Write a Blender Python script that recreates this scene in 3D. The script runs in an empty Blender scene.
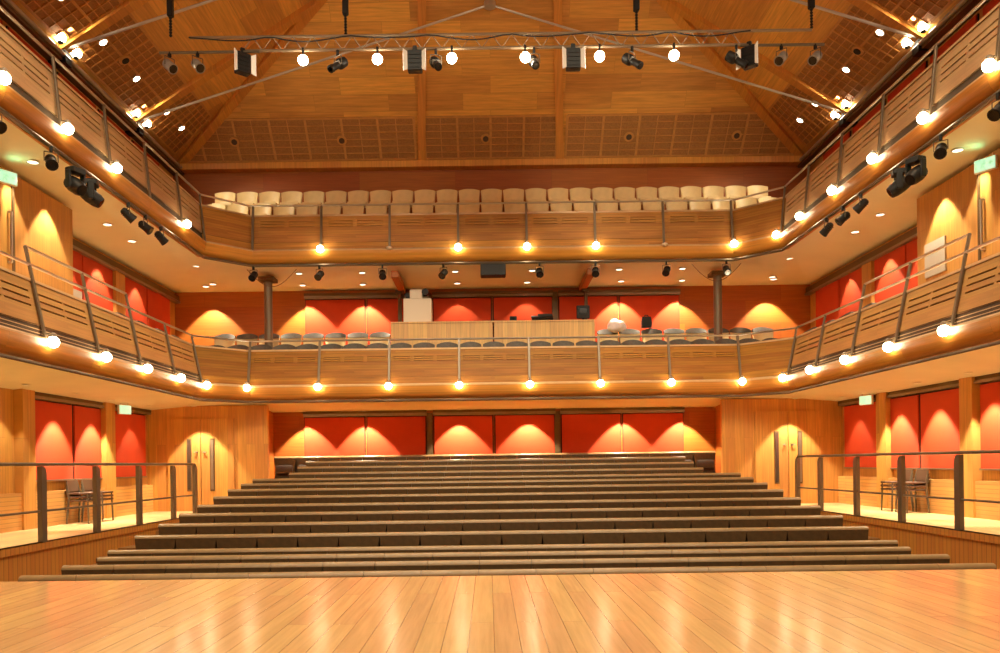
import bpy, math, random
from mathutils import Matrix, Vector
random.seed(7)
PI = math.pi
sc = bpy.context.scene
COL = sc.collection
R = math.radians

# ------------------------------------------------------------------ materials
def _mat(name):
    m = bpy.data.materials.new(name); m.use_nodes = True
    nt = m.node_tree; b = nt.nodes['Principled BSDF']
    return m, nt, b
def _s(b, k, v):
    if k in b.inputs: b.inputs[k].default_value = v
def plain(name, col, rough=.5, metal=0., spec=.5, noise=.0, nscale=8., bump=0.):
    m, nt, b = _mat(name)
    c = (*col, 1)
    _s(b, 'Base Color', c); _s(b, 'Roughness', rough); _s(b, 'Metallic', metal); _s(b, 'Specular IOR Level', spec)
    tc = nt.nodes.new('ShaderNodeTexCoord'); n = nt.nodes.new('ShaderNodeTexNoise')
    n.inputs['Scale'].default_value = nscale; n.inputs['Detail'].default_value = 4
    nt.links.new(tc.outputs['Object'], n.inputs['Vector'])
    if noise:
        r = nt.nodes.new('ShaderNodeMapRange')
        r.inputs['To Min'].default_value = 1 - noise; r.inputs['To Max'].default_value = 1 + noise
        r.inputs['From Min'].default_value = .3; r.inputs['From Max'].default_value = .7
        nt.links.new(n.outputs['Fac'], r.inputs['Value'])
        h = nt.nodes.new('ShaderNodeHueSaturation'); h.inputs['Color'].default_value = c
        nt.links.new(r.outputs['Result'], h.inputs['Value']); nt.links.new(h.outputs['Color'], b.inputs['Base Color'])
    if bump:
        bp = nt.nodes.new('ShaderNodeBump'); bp.inputs['Strength'].default_value = bump; bp.inputs['Distance'].default_value = .01
        nt.links.new(n.outputs['Fac'], bp.inputs['Height']); nt.links.new(bp.outputs['Normal'], b.inputs['Normal'])
    return m
def glow(name, col, strength):
    m, nt, b = _mat(name)
    _s(b, 'Base Color', (.9, .85, .75, 1)); _s(b, 'Roughness', .3)
    _s(b, 'Emission Color', (*col, 1)); _s(b, 'Emission Strength', strength)
    return m
def wood(name, col, u='x', v='z', length=2.2, width=.14, var=.22, rough=.42, gap=.004, grain=.25, rnd=0., spec=.4, gapdark=.45, coat=0.):
    """planks: their length runs along axis u, they are stacked along axis v"""
    m, nt, b = _mat(name)
    L = nt.links.new; N = nt.nodes.new
    tc = N('ShaderNodeTexCoord'); sp = N('ShaderNodeSeparateXYZ'); L(tc.outputs['Object'], sp.inputs[0])
    ax = {'x': 'X', 'y': 'Y', 'z': 'Z'}
    cb = N('ShaderNodeCombineXYZ'); L(sp.outputs[ax[u]], cb.inputs['X']); L(sp.outputs[ax[v]], cb.inputs['Y'])
    br = N('ShaderNodeTexBrick')
    br.offset = .37; br.offset_frequency = 2; br.squash = 1
    for k, val in (('Scale', 1.), ('Mortar Size', gap), ('Mortar Smooth', .3), ('Bias', 0.), ('Brick Width', length), ('Row Height', width)):
        br.inputs[k].default_value = val
    br.inputs['Color1'].default_value = (0, 0, 0, 1); br.inputs['Color2'].default_value = (1, 1, 1, 1); br.inputs['Mortar'].default_value = (.5, .5, .5, 1)
    L(cb.outputs[0], br.inputs['Vector'])
    # grain: noise stretched along u
    mp = N('ShaderNodeMapping'); mp.inputs['Scale'].default_value = (1.2, 26, 1); L(cb.outputs[0], mp.inputs['Vector'])
    vadd = N('ShaderNodeVectorMath'); vadd.operation = 'ADD'; L(mp.outputs[0], vadd.inputs[0]); 
    vs = N('ShaderNodeVectorMath'); vs.operation = 'SCALE'; vs.inputs['Scale'].default_value = 17.; L(br.outputs['Color'], vs.inputs[0]); L(vs.outputs[0], vadd.inputs[1])
    ns = N('ShaderNodeTexNoise'); ns.inputs['Scale'].default_value = 1.; ns.inputs['Detail'].default_value = 5; ns.inputs['Roughness'].default_value = .6
    L(vadd.outputs[0], ns.inputs['Vector'])
    a1 = N('ShaderNodeMapRange'); a1.inputs['To Min'].default_value = 1 - var; a1.inputs['To Max'].default_value = 1 + var
    L(br.outputs['Color'], a1.inputs['Value'])
    a2 = N('ShaderNodeMapRange'); a2.inputs['From Min'].default_value = .3; a2.inputs['From Max'].default_value = .7
    a2.inputs['To Min'].default_value = 1 - grain; a2.inputs['To Max'].default_value = 1 + grain
    L(ns.outputs['Fac'], a2.inputs['Value'])
    mu = N('ShaderNodeMath'); mu.operation = 'MULTIPLY'; L(a1.outputs[0], mu.inputs[0]); L(a2.outputs[0], mu.inputs[1])
    g = N('ShaderNodeMapRange'); g.inputs['To Min'].default_value = 1.; g.inputs['To Max'].default_value = gapdark; L(br.outputs['Fac'], g.inputs['Value'])
    mu2 = N('ShaderNodeMath'); mu2.operation = 'MULTIPLY'; L(mu.outputs[0], mu2.inputs[0]); L(g.outputs[0], mu2.inputs[1])
    out = mu2
    if rnd:
        oi = N('ShaderNodeObjectInfo'); rr = N('ShaderNodeMapRange'); rr.inputs['To Min'].default_value = 1 - rnd; rr.inputs['To Max'].default_value = 1 + rnd
        L(oi.outputs['Random'], rr.inputs['Value'])
        mu3 = N('ShaderNodeMath'); mu3.operation = 'MULTIPLY'; L(mu2.outputs[0], mu3.inputs[0]); L(rr.outputs[0], mu3.inputs[1]); out = mu3
    h = N('ShaderNodeHueSaturation'); h.inputs['Color'].default_value = (*col, 1); L(out.outputs[0], h.inputs['Value'])
    # slight hue drift from plank to plank
    hr = N('ShaderNodeMapRange'); hr.inputs['To Min'].default_value = .493; hr.inputs['To Max'].default_value = .507
    L(br.outputs['Color'], hr.inputs['Value']); L(hr.outputs[0], h.inputs['Hue'])
    L(h.outputs['Color'], b.inputs['Base Color'])
    _s(b, 'Roughness', rough); _s(b, 'Specular IOR Level', spec)
    if coat: _s(b, 'Coat Weight', coat); _s(b, 'Coat Roughness', .16)
    bp = N('ShaderNodeBump'); bp.inputs['Strength'].default_value = .25; bp.inputs['Distance'].default_value = .004; bp.invert = True
    L(br.outputs['Fac'], bp.inputs['Height']); L(bp.outputs['Normal'], b.inputs['Normal'])
    return m

M = {}
M['stage'] = wood('stage_oak_boards', (.66, .41, .17), 'y', 'x', 3.4, .155, .07, rough=.24, gap=.003, grain=.14, spec=.6, gapdark=.4, coat=.4)
M['gallery_floor'] = wood('gallery_oak_floor', (.78, .54, .26), 'y', 'x', 2.2, .14, .08, rough=.35, gap=.002, grain=.1)
M['floor'] = wood('stalls_floor', (.3, .15, .05), 'x', 'y', 2.2, .14, .1)
M['roof_x'] = wood('roof_oak_lining_rear', (.7, .36, .082), 'x', 'z', 1.9, .3, .2, gap=.004, grain=.2, rough=.45, gapdark=.75)
M['roof_y'] = wood('roof_oak_lining_side', (.7, .36, .082), 'y', 'x', 2.4, .4, .18, gap=.004, grain=.2, rough=.42, gapdark=.75)
M['beam'] = wood('roof_beam_oak', (.68, .31, .06), 'y', 'x', 6, .5, .05, gap=.0, grain=.15, rough=.45)
M['grid'] = plain('perforated_acoustic_timber', (.4, .19, .055), .7, noise=.2, nscale=30)
M['batten'] = plain('batten_oak', (.62, .31, .08), .5, noise=.1)
M['fascia'] = wood('balcony_front_timber', (.34, .138, .02), 'x', 'z', 1.9, .1, .12, gap=.002, grain=.25, rnd=.14, rough=.55, spec=.25, gapdark=.7)
M['fasciab'] = wood('balcony_side_timber', (.5, .26, .085), 'x', 'z', 1.9, .1, .07, gap=.002, grain=.12, rnd=.05, rough=.36, gapdark=.7)
M['fasciau'] = wood('top_rear_timber', (.44, .2, .045), 'x', 'z', 1.9, .1, .12, gap=.002, grain=.25, rnd=.14, rough=.5, spec=.3, gapdark=.7)
M['fasciap'] = wood('top_side_pale_timber', (.58, .38, .2), 'x', 'z', 1.9, .1, .06, gap=.002, grain=.1, rnd=.05, rough=.4, gapdark=.7)
M['cornice'] = wood('curved_cherry_band', (.58, .25, .045), 'y', 'z', 2.4, .6, .12, gap=.002, grain=.2, rough=.3)
M['cap'] = plain('pale_timber_capping', (.66, .43, .22), .35, noise=.08)
M['lining'] = plain('dark_slot_lining', (.09, .05, .025), .8)
M['slotgrey'] = plain('grey_louvre_lining', (.1, .075, .05), .6)
M['plaster'] = plain('soffit_plaster', (.9, .89, .66), .75, noise=.03, nscale=1.5)
M['wall_wood'] = wood('wall_timber_panelling', (.6, .29, .07), 'z', 'x', 2.6, .22, .1, gap=.003, grain=.18, rough=.45, gapdark=.7)
M['wall_wood_y'] = wood('side_wall_timber_panelling', (.6, .3, .075), 'z', 'y', 2.6, .22, .1, gap=.003, grain=.18, rough=.42, gapdark=.7)
M['wall_dark'] = wood('rear_wall_dark_timber', (.4, .11, .016), 'x', 'z', 2.6, .6, .08, gap=.003, grain=.15, rough=.5, gapdark=.7)  # deeper red-brown than the other wall timber
M['wall_low'] = wood('low_wall_pale_strips', (.66, .36, .11), 'y', 'z', 3., .075, .06, gap=.005, grain=.08, rough=.5, gapdark=.6)
M['groove'] = wood('grooved_gallery_face', (.5, .2, .035), 'z', 'y', 3., .11, .05, gap=.007, grain=.1, rough=.5, gapdark=.45)
M['groovex'] = wood('grooved_riser_face', (.5, .22, .045), 'z', 'x', 3., .11, .05, gap=.007, grain=.1, rough=.5, gapdark=.45)
M['red'] = plain('red_acoustic_fabric', (.6, .055, .008), .85, noise=.05, nscale=3)
M['black'] = plain('black_gap', (.012, .009, .007), .8)
M['header'] = plain('brushed_blind_cassette', (.3, .24, .17), .35, .6, noise=.05)
M['headerdark'] = plain('dark_bronze_header', (.14, .085, .035), .5, .3)
M['leather'] = plain('olive_brown_leather', (.085, .046, .016), .42, spec=.4, noise=.18, nscale=14, bump=.15)
M['littop'] = plain('leather_lit_top_tone', (.27, .16, .062), .36, spec=.5, noise=.15, nscale=9)  # leather lightened to carry the overhead light on seat tops
M['leather2'] = plain('dark_seat_shell', (.04, .02, .01), .5)
M['dark_base'] = plain('seat_base_steel', (.03, .025, .02), .5, .5)
M['cream'] = plain('cream_moulded_tub', (.84, .66, .34), .4, noise=.06, nscale=6)
M['cushion'] = plain('charcoal_cushion', (.1, .085, .07), .55, noise=.15, nscale=20)
M['chrome'] = plain('satin_steel', (.6, .55, .48), .28, .9)
M['steel'] = plain('bronzed_steel_post', (.16, .13, .09), .38, .5)
M['postm'] = plain('satin_grey_post', (.19, .14, .09), .4, .3)
M['down_dim'] = glow('dim_downlight_disc', (1, .86, .62), .9)
M['trussm'] = plain('weathered_truss_alloy', (.3, .22, .14), .4, .4)
M['silver'] = plain('silver_pipe', (.62, .58, .52), .3, .7)
M['blk'] = plain('black_powder_coat', (.012, .011, .01), .5, spec=.3)
M['grey'] = plain('aluminium_housing', (.42, .4, .37), .35, .6)
M['white'] = plain('white_flap', (.85, .82, .76), .4)
M['lens'] = plain('dark_lens', (.01, .01, .012), .1, spec=.9)
M['plastic'] = plain('dark_equipment_plastic', (.012, .011, .01), .5, spec=.3)
M['booth'] = wood('booth_front_oak', (.7, .43, .16), 'z', 'x', 2.6, .12, .08, gap=.002, grain=.14, rough=.4)
M['ivory'] = plain('ivory_sheet_metal', (.78, .66, .5), .35)
M['pink'] = plain('pale_pink_cloth', (.95, .85, .85), .8, noise=.1)
M['brownchair'] = plain('brown_chair_fabric', (.1, .045, .02), .6)
M['bulb'] = glow('warm_globe', (1, .8, .5), 34)
M['bulb2'] = glow('truss_globe', (1, .84, .6), 44)
M['down'] = glow('downlight_disc', (1, .86, .62), 3.2)
M['spotg'] = glow('bracket_lamp', (1, .85, .6), 30)
M['exit_face'] = glow('exit_sign_face', (.35, 1, .68), .8)
M['exit_green'] = glow('exit_sign_green', (.03, .5, .22), .9)
M['glass'] = plain('dark_door_glass', (.05, .04, .035), .1, spec=.8)
M['notice'] = plain('grey_notice_board', (.5, .45, .38), .5)

# ------------------------------------------------------------------ mesh builder
class MB:
    def __init__(s): s.v = []; s.f = []
    def add(s, vs, fs, mt=None):
        o = len(s.v)
        s.v += [tuple((mt @ Vector(p)) if mt else p) for p in vs]
        s.f += [tuple(i + o for i in f) for f in fs]
        return s
    def box(s, x0, x1, y0, y1, z0, z1, mt=None):
        return s.add([(x0,y0,z0),(x1,y0,z0),(x1,y1,z0),(x0,y1,z0),(x0,y0,z1),(x1,y0,z1),(x1,y1,z1),(x0,y1,z1)],
              [(0,3,2,1),(4,5,6,7),(0,1,5,4),(1,2,6,5),(2,3,7,6),(3,0,4,7)], mt)
    def cbox(s, x0, x1, y0, y1, z0, z1, c=.01, mt=None):
        """box with chamfered vertical and horizontal edges (octagon in XZ extruded along Y, ends drawn in)"""
        def ring(y, k):
            a0, a1, b0, b1 = x0+k, x1-k, z0+k, z1-k
            return [(a0+c,y,b0),(a1-c,y,b0),(a1,y,b0+c),(a1,y,b1-c),(a1-c,y,b1),(a0+c,y,b1),(a0,y,b1-c),(a0,y,b0+c)]
        vs = ring(y0, c*.6) + ring(y0+c, 0) + ring(y1-c, 0) + ring(y1, c*.6)
        fs = []
        for r in range(3):
            for i in range(8):
                j = (i+1) % 8; fs.append((r*8+i, r*8+j, r*8+8+j, r*8+8+i))
        fs.append(tuple(range(7, -1, -1))); fs.append(tuple(range(24, 32)))
        return s.add(vs, fs, mt)
    def tube(s, p0, p1, r, n=8, r1=None, mt=None, cap=True):
        p0 = Vector(p0); p1 = Vector(p1); d = (p1-p0)
        if d.length < 1e-6: return s
        q = d.to_track_quat('Z', 'Y').to_matrix(); r1 = r if r1 is None else r1
        vs = []
        for p, rr in ((p0, r), (p1, r1)):
            for i in range(n):
                a = 2*PI*i/n; vs.append(tuple(p + q @ Vector((math.cos(a)*rr, math.sin(a)*rr, 0))))
        fs = [(i, (i+1) % n, n+(i+1) % n, n+i) for i in range(n)]
        if cap: fs += [tuple(range(n-1, -1, -1)), tuple(range(n, 2*n))]
        return s.add(vs, fs, mt)
    def path(s, pts, r, n=6):
        for a, b in zip(pts, pts[1:]): s.tube(a, b, r, n)
        return s
    def lathe(s, prof, n=16, mt=None):
        """prof: (radius, z) list"""
        vs = [(math.cos(2*PI*i/n)*r, math.sin(2*PI*i/n)*r, z) for r, z in prof for i in range(n)]
        fs = [(k*n+i, k*n+(i+1) % n, (k+1)*n+(i+1) % n, (k+1)*n+i) for k in range(len(prof)-1) for i in range(n)]
        fs += [tuple(range(n-1, -1, -1)), tuple(range((len(prof)-1)*n, len(prof)*n))]
        return s.add(vs, fs, mt)
    def sphere(s, c, r, n=14, m=8):
        prof = [(r*math.sin(PI*k/m)+1e-5, -r*math.cos(PI*k/m)) for k in range(m+1)]
        return s.lathe(prof, n, Matrix.Translation(c))
    def quad(s, a, b, c, d): return s.add([a, b, c, d], [(0, 1, 2, 3)])
    def grid(s, rows):
        """rows: list of equally long point lists"""
        n = len(rows[0]); vs = [p for r in rows for p in r]
        fs = [(k*n+i, k*n+i+1, (k+1)*n+i+1, (k+1)*n+i) for k in range(len(rows)-1) for i in range(n-1)]
        return s.add(vs, fs)
    def extrude(s, poly, x0, x1, mt=None, w=None):
        """closed (y,z) polygon extruded along X; w(y,z)->half-width scale"""
        n = len(poly); w = w or (lambda y, z: 1.)
        xm = (x0+x1)/2; h = (x1-x0)/2
        vs = [(xm-h*w(y, z), y, z) for y, z in poly] + [(xm+h*w(y, z), y, z) for y, z in poly]
        fs = [(i, (i+1) % n, n+(i+1) % n, n+i) for i in range(n)] + [tuple(range(n-1, -1, -1)), tuple(range(n, 2*n))]
        return s.add(vs, fs, mt)
    def build(s, name, mat, parent=None, smooth=False, mt=None):
        me = bpy.data.meshes.new(name); me.from_pydata(s.v, [], s.f); me.materials.append(M[mat] if isinstance(mat, str) else mat)
        if smooth:
            me.polygons.foreach_set('use_smooth', [True]*len(me.polygons))
            me.set_sharp_from_angle(angle=R(38))
        o = bpy.data.objects.new(name, me); COL.objects.link(o)
        if parent: o.parent = parent
        if mt is not None: o.matrix_basis = mt
        return o
def struct(o): o['kind'] = 'structure'; return o
def thing(name, label, cat, mt=None, group=None):
    o = bpy.data.objects.new(name, None); COL.objects.link(o); o.empty_display_size = .2
    if mt is not None: o.matrix_basis = mt
    return tag(o, label, cat, group)
def tag(o, label, cat, group=None):
    o['label'] = label; o['category'] = cat
    if group: o['group'] = group
    return o
def kids(o): return [c for c in ALLKIDS.get(o.name, [])]
ALLKIDS = {}
def remember(root):
    """note the children of a prototype once (parts and sub-parts)"""
    for o in bpy.data.objects:
        if o.parent: ALLKIDS.setdefault(o.parent.name, [])
    for o in bpy.data.objects:
        if o.parent and o not in ALLKIDS[o.parent.name]: ALLKIDS[o.parent.name].append(o)
def dup(root, mt, label=None, group=None):
    r = root.copy(); COL.objects.link(r); r.matrix_basis = mt
    if label: r['label'] = label
    if group: r['group'] = group
    for ch in kids(root):
        c = ch.copy(); COL.objects.link(c); c.parent = r
        for g in kids(ch):
            d = g.copy(); COL.objects.link(d); d.parent = c
    return r
def place(proto, used, mt, label, group=None):
    if not used:
        used.append(1); proto.matrix_basis = mt; proto['label'] = label
        if group: proto['group'] = group
        return proto
    return dup(proto, mt, label, group)
def T(x, y, z, rz=0., rx=0., ry=0.):
    return Matrix.Translation((x, y, z)) @ Matrix.Rotation(rz, 4, 'Z') @ Matrix.Rotation(rx, 4, 'X') @ Matrix.Rotation(ry, 4, 'Y')
ORD = ['first','second','third','fourth','fifth','sixth','seventh','eighth','ninth','tenth','eleventh','twelfth','thirteenth','fourteenth',
       'fifteenth','sixteenth','seventeenth','eighteenth','nineteenth','twentieth','twenty-first','twenty-second','twenty-third','twenty-fourth','twenty-fifth']

# ------------------------------------------------------------------ camera
CAMZ = 1.07
cam = bpy.data.cameras.new('camera'); co = bpy.data.objects.new('camera', cam); COL.objects.link(co)
co.matrix_world = Matrix.Translation((-.18, 0, CAMZ)) @ Matrix.Rotation(R(90), 4, 'X') @ Matrix.Rotation(-.0128, 4, 'Z')
cam.sensor_width = 36; cam.lens = 36*820/1000; cam.shift_x = .012; cam.shift_y = .1375
cam.clip_start = .05; cam.clip_end = 200
sc.camera = co

# ------------------------------------------------------------------ room shell
XW = 8.6; YR = 22.2; YF = -4.; ZE = 9.14        # side walls, rear wall, wall behind the stage, eaves
PS = .64                                        # side roof pitch
XG = 6.76; YS = 7.87                            # gallery edge, stage edge
struct(MB().box(-XW, XW, YF, YS, -.12, 0).build('floor_stage', 'stage'))
struct(MB().box(-XW, XW, YS-.1, YR+.1, -1.0, -.85).build('floor_stalls', 'floor'))
struct(MB().box(-XG-.2, XG+.2, YS-.06, YS-.02, -.85, -.12).build('trim_stage_front', 'groovex'))
for s, nm in ((-1, 'left'), (1, 'right')):
    a, b = sorted((s*XG, s*XW))
    struct(MB().box(a, b, YS, 20.3, -.1, 0).build('floor_gallery_'+nm, 'gallery_floor'))
    c, d = sorted((s*(XG-.0), s*(XG+.05)))
    struct(MB().box(c, d, YS, 18.3, -.85, -.1).build('wall_gallery_face_'+nm, 'groove'))
    c, d = sorted((s*(XG-.03), s*(XG+.02)))
    struct(MB().box(c, d, YS+.02, 18.3, -.105, .012).build('trim_gallery_edge_'+nm, 'groove'))
    c, d = sorted((s*5.25, s*XG))
    struct(MB().box(c, d, 18.3, 20.3, -.85, 0).build('floor_landing_'+nm, 'gallery_floor'))
    # aisle steps between rows and gallery face
    st = MB()
    for k in range(9):
        st.box(c, d, 10.4+k*.83, 18.3, -.85, -.85+.085*(k+1)) if k < 9 else None
    struct(st.build('floor_aisle_steps_'+nm, 'floor'))
    # side wall (full height) and its timber pilasters
    a, b = sorted((s*XW, s*(XW+.2)))
    struct(MB().box(a, b, YF, YR+.2, -.1, ZE+.1).build('wall_'+nm, 'wall_wood_y'))
    # door wall at gallery level
    a, b = sorted((s*5.63, s*XW))
    struct(MB().box(a, b, 20.3, 20.45, -.3, 2.6).build('wall_door_'+nm, 'wall_wood'))
    a, b = sorted((s*5.9, s*6.0))
    struct(MB().box(a, b, 20.45, YR, -.3, 2.6).build('wall_recess_'+nm, 'wall_dark'))
    # timber box wall at middle level (lobby)
    a, b = sorted((s*7.75, s*XW))
    struct(MB().box(a, b, 6, 15.05, 3.2, 5.83).build('wall_lobby_'+nm, 'wall_wood_y'))
struct(MB().box(-XW, XW, 21.9, YR, -.85, 2.6).build('wall_rear_stalls', 'wall_dark'))
struct(MB().box(-XW, XW, YR, YR+.2, -.85, ZE+.1).build('wall_rear', 'wall_dark'))
struct(MB().box(-XW-.2, XW+.2, YF-.2, YF, -.1, ZE+.1).add([(-XW, YF, ZE), (XW, YF, ZE), (0, YF, ZE+PS*XW)], [(0, 1, 2)]).build('wall_front', 'wall_wood'))
# roof
ZR = ZE+PS*XW; YH = YR-PS*XW
struct(MB().add([(-XW, YF, ZE), (-XW, YR, ZE), (0, YH, ZR), (0, YF, ZR)], [(0, 1, 2, 3)]).build('ceiling_left', 'roof_y'))
struct(MB().add([(XW, YF, ZE), (XW, YR, ZE), (0, YH, ZR), (0, YF, ZR)], [(3, 2, 1, 0)]).build('ceiling_right', 'roof_y'))
struct(MB().add([(-XW, YR, ZE), (XW, YR, ZE), (0, YH, ZR)], [(0, 1, 2)]).build('ceiling_rear', 'roof_x'))
def bar(mb, p0, p1, w, h, up=(0, 0, 1)):
    p0 = Vector(p0); p1 = Vector(p1); d = (p1-p0).normalized(); sd = d.cross(Vector(up)).normalized(); u = sd.cross(d)
    vs = []
    for p in (p0, p1):
        for a, b in ((-1, -1), (1, -1), (1, 1), (-1, 1)): vs.append(tuple(p + sd*a*w/2 + u*b*h/2))
    return mb.add(vs, [(0,3,2,1),(4,5,6,7),(0,1,5,4),(1,2,6,5),(2,3,7,6),(3,0,4,7)])
n = 1
def trim(mb, mat):
    global n
    o = struct(mb.build('trim_%d' % n, mat)); n += 1; return o
for s in (-1, 1):
    trim(bar(MB(), (s*XW, YR, ZE-.05), (0, YH, ZR-.05), .24, .16), 'beam')                     # hips
    trim(bar(MB(), (s*1.87, YR, ZE-.04), (s*1.45, YR-4.5, ZE-.04+4.5), .2, .14), 'beam')       # rear ribs
    for y in (19.32, 15.96, 12.6, 9.24, 5.88, 2.5):
        hx = XW if y < YH else XW
        top = 0 if y <= YH else (y-YH)/PS*1.0
        trim(bar(MB(), (s*(XW-.05), y, ZE+.0), (s*top, y, ZE+PS*(XW-top)-.04), .24, .14), 'beam')
    # eaves: dark gutter box and pipe
    trim(MB().box(*sorted((s*8.3, s*XW)), YF, YR, ZE-.16, ZE-.02), 'headerdark')
    trim(MB().tube((s*8.28, YF, ZE-.05), (s*8.28, YR, ZE-.05), .045, 10), 'silver')
trim(MB().box(-XW, XW, YR-.3, YR, ZE-.1, ZE+.06), 'beam')
# acoustic grids: (dark board, battens) in the plane of each slope
def slope_grid(name, P, quadpts, nu, nv, majU, roundel):
    """quadpts: lower-left, lower-right, upper-right, upper-left on the slope; normal offset P"""
    A, B, C, D = [Vector(q) for q in quadpts]; N_ = Vector(P)
    def at(u, v, h=0.): return (A*(1-u)+B*u)*(1-v) + (D*(1-u)+C*u)*v + N_*h
    root = thing(name, '', 'ceiling panel')
    MB().add([tuple(at(0,0,.02)), tuple(at(1,0,.02)), tuple(at(1,1,.02)), tuple(at(0,1,.02)),
              tuple(at(0,0,.0)), tuple(at(1,0,.0)), tuple(at(1,1,.0)), tuple(at(0,1,.0))], [(0,1,2,3),(4,7,6,5),(0,4,5,1),(1,5,6,2),(2,6,7,3),(3,7,4,0)]).build('perforated_board', 'grid', root)
    b = MB()
    for i in range(nu+1):
        w = .045 if i % majU == 0 else .02
        bar(b, at(i/nu, 0, .03), at(i/nu, 1, .03), w, .03, tuple(N_))
    for j in range(nv+1):
        w = .05 if j in (0, nv, nv//2) else .018
        bar(b, at(0, j/nv, .034), at(1, j/nv, .034), w, .03, tuple(N_))
    b.build('battens', 'batten', root)
    for u, v in roundel:
        c = at(u, v, .05); q = N_.to_track_quat('Z', 'Y').to_matrix().to_4x4()
        MB().lathe([(.13, 0), (.13, .03), (.1, .035)], 16, Matrix.Translation(c) @ q).build('roundel', 'batten', root)
        MB().lathe([(.08, .03), (.08, .05), (.02, .05)], 12, Matrix.Translation(c) @ q).build('speaker_port', 'blk', root)
    return root
ins = 1/math.sqrt(1+PS*PS)
for s, nm in ((-1, 'left'), (1, 'right')):
    N_ = (-s*PS*ins, 0, -ins)
    def P(t, y): return (s*(XW-t), y, ZE+PS*t)
    bays = [(12.75, 15.81, 'on the stage side of the nearer bracket'), (16.11, 19.17, 'between the two glowing brackets'), (19.47, 21.6, 'in the corner behind the farther bracket'), (9.4, 12.45, 'cut off by the upper edge of the photo')]
    for y0, y1, w in bays:
        lo, hi = .3, 1.45
        ya, yb = y0, y1
        if y1 > 20: pts = (P(lo, ya), P(lo, 21.5), P(hi, 20.95), P(hi, ya)); nu = 8
        else: pts = (P(lo, ya), P(lo, yb), P(hi, yb), P(hi, ya)); nu = 12
        g = slope_grid('ceiling_grid', N_, pts, nu, 8, 4, [(.36, .5)] if nu == 12 else [])
        g['label'] = 'gridded acoustic panel on %s roof slope, %s' % (nm, w)
# rear slope grids: three bays
r2 = 1/math.sqrt(2); N_ = (0, -r2, -r2)
def Pr(x, t): return (x, YR-t, ZE+t)
def rear_grid(xs, xe, step, ports, w):
    root = thing('ceiling_grid', 'dark gridded acoustic strip low on rear roof slope, ' + w, 'ceiling panel')
    t0, t1 = .16, .95; NV = Vector(N_)
    tm = lambda x: max(t0+.02, min(t1, (8.42-abs(x))*PS))
    xm = lambda t, sg: sg*min(8.42-t/PS, 99)
    def at(x, t, h): return tuple(Vector(Pr(x, t))+NV*h)
    lo = lambda t: max(xs, -(8.42-t/PS)); hi = lambda t: min(xe, 8.42-t/PS)
    c = [(lo(t0), t0), (hi(t0), t0), (hi(t1), t1), (lo(t1), t1)]
    MB().add([at(x, t, .02) for x, t in c]+[at(x, t, 0) for x, t in c], [(0,1,2,3),(4,7,6,5),(0,4,5,1),(1,5,6,2),(2,6,7,3),(3,7,4,0)]).build('perforated_board', 'grid', root)
    b = MB(); k = 0; x = xs if xe > 0 else xe; dx = step if xe > 0 else -step
    while xs-.01 <= x <= xe+.01:
        if tm(x) > t0+.05: bar(b, at(x, t0, .03), at(x, tm(x), .03), .06 if k % 2 == 0 else .022, .03, tuple(NV))
        x += dx; k += 1
    for q in range(7):
        t = t0+(t1-t0)*q/6; bar(b, at(lo(t), t, .034), at(hi(t), t, .034), .05 if q in (0, 6) else .016, .03, tuple(NV))
    b.build('battens', 'batten', root)
    for x in ports:
        q = NV.to_track_quat('Z', 'Y').to_matrix().to_4x4(); c = Vector(at(x, .55, .05))
        MB().lathe([(.13, 0), (.13, .03), (.1, .035)], 16, Matrix.Translation(c) @ q).build('roundel', 'batten', root)
        MB().lathe([(.075, .03), (.075, .05), (.02, .05)], 12, Matrix.Translation(c) @ q).build('speaker_port', 'lining', root)
rear_grid(-8.4, -2.0, .47, (-6.75, -3.92), 'left of the left rib')
rear_grid(-1.74, 1.74, .435, (-.13,), 'between the two ribs')
rear_grid(2.0, 8.4, .47, (3.64, 6.48), 'right of the right rib')

# ------------------------------------------------------------------ wall panels (red acoustic fabric)
def red_panel(axis, a0, a1, z0, z1, face, label, group=None, cassette=True, s=1):
    """axis 'x': panel on the rear wall spanning X a0..a1, hung in front of Y=face; 'y': on a side wall spanning Y"""
    root = thing('acoustic_panel', label, 'wall panel', None, group)
    def bx(p, q, d0, d1, zz0, zz1, nm, mat, c=.006):
        if axis == 'x': MB().cbox(p, q, face-d1, face-d0, zz0, zz1, c).build(nm, mat, root)
        else:
            x0, x1 = sorted((s*(face-d0), s*(face-d1)))
            MB().box(x0, x1, p, q, zz0, zz1).build(nm, mat, root)
    bx(a0, a1, .025, .055, z0, z1, 'fabric', 'red')
    bx(a0-.02, a1+.02, .006, .026, z0-.02, z1+.02, 'backing', 'black')
    if cassette: bx(a0-.01, a1+.01, .03, .075, z0-.03, z0, 'bottom_rail', 'header', .004)
    return root
gx = [(-5.05, -3.46), (-3.38, -1.83), (-1.6, -.05), (.03, 1.6), (1.8, 3.36), (3.44, 5.03)]
for i, (a, b) in enumerate(gx):
    red_panel('x', a, b, .95, 2.36, 21.9, 'red fabric panel behind the stalls rear row, %s of six from the left' % ORD[i], cassette=False)
    red_panel('x', a, b, 3.95, 5.56, YR, 'red fabric panel on middle tier rear wall, %s of six from the left' % ORD[i], cassette=False)
for j, (a, b) in enumerate(((-5.08, -1.8), (-1.63, 1.63), (1.77, 5.06))):
    w = ('left', 'centre', 'right')[j]
    for z, y, lv in ((2.38, 21.9, 'stalls'), (5.58, YR, 'middle tier')):
        root = thing('blind_cassette', 'long metal blind cassette above the %s pair of red panels, %s rear wall' % (w, lv), 'blind cassette')
        MB().cbox(a, b, y-.12, y, z, z+.075, .008).build('box', 'header', root); MB().box(a, b, y-.14, y, z+.075, z+.14).build('recess', 'headerdark', root)
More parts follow.
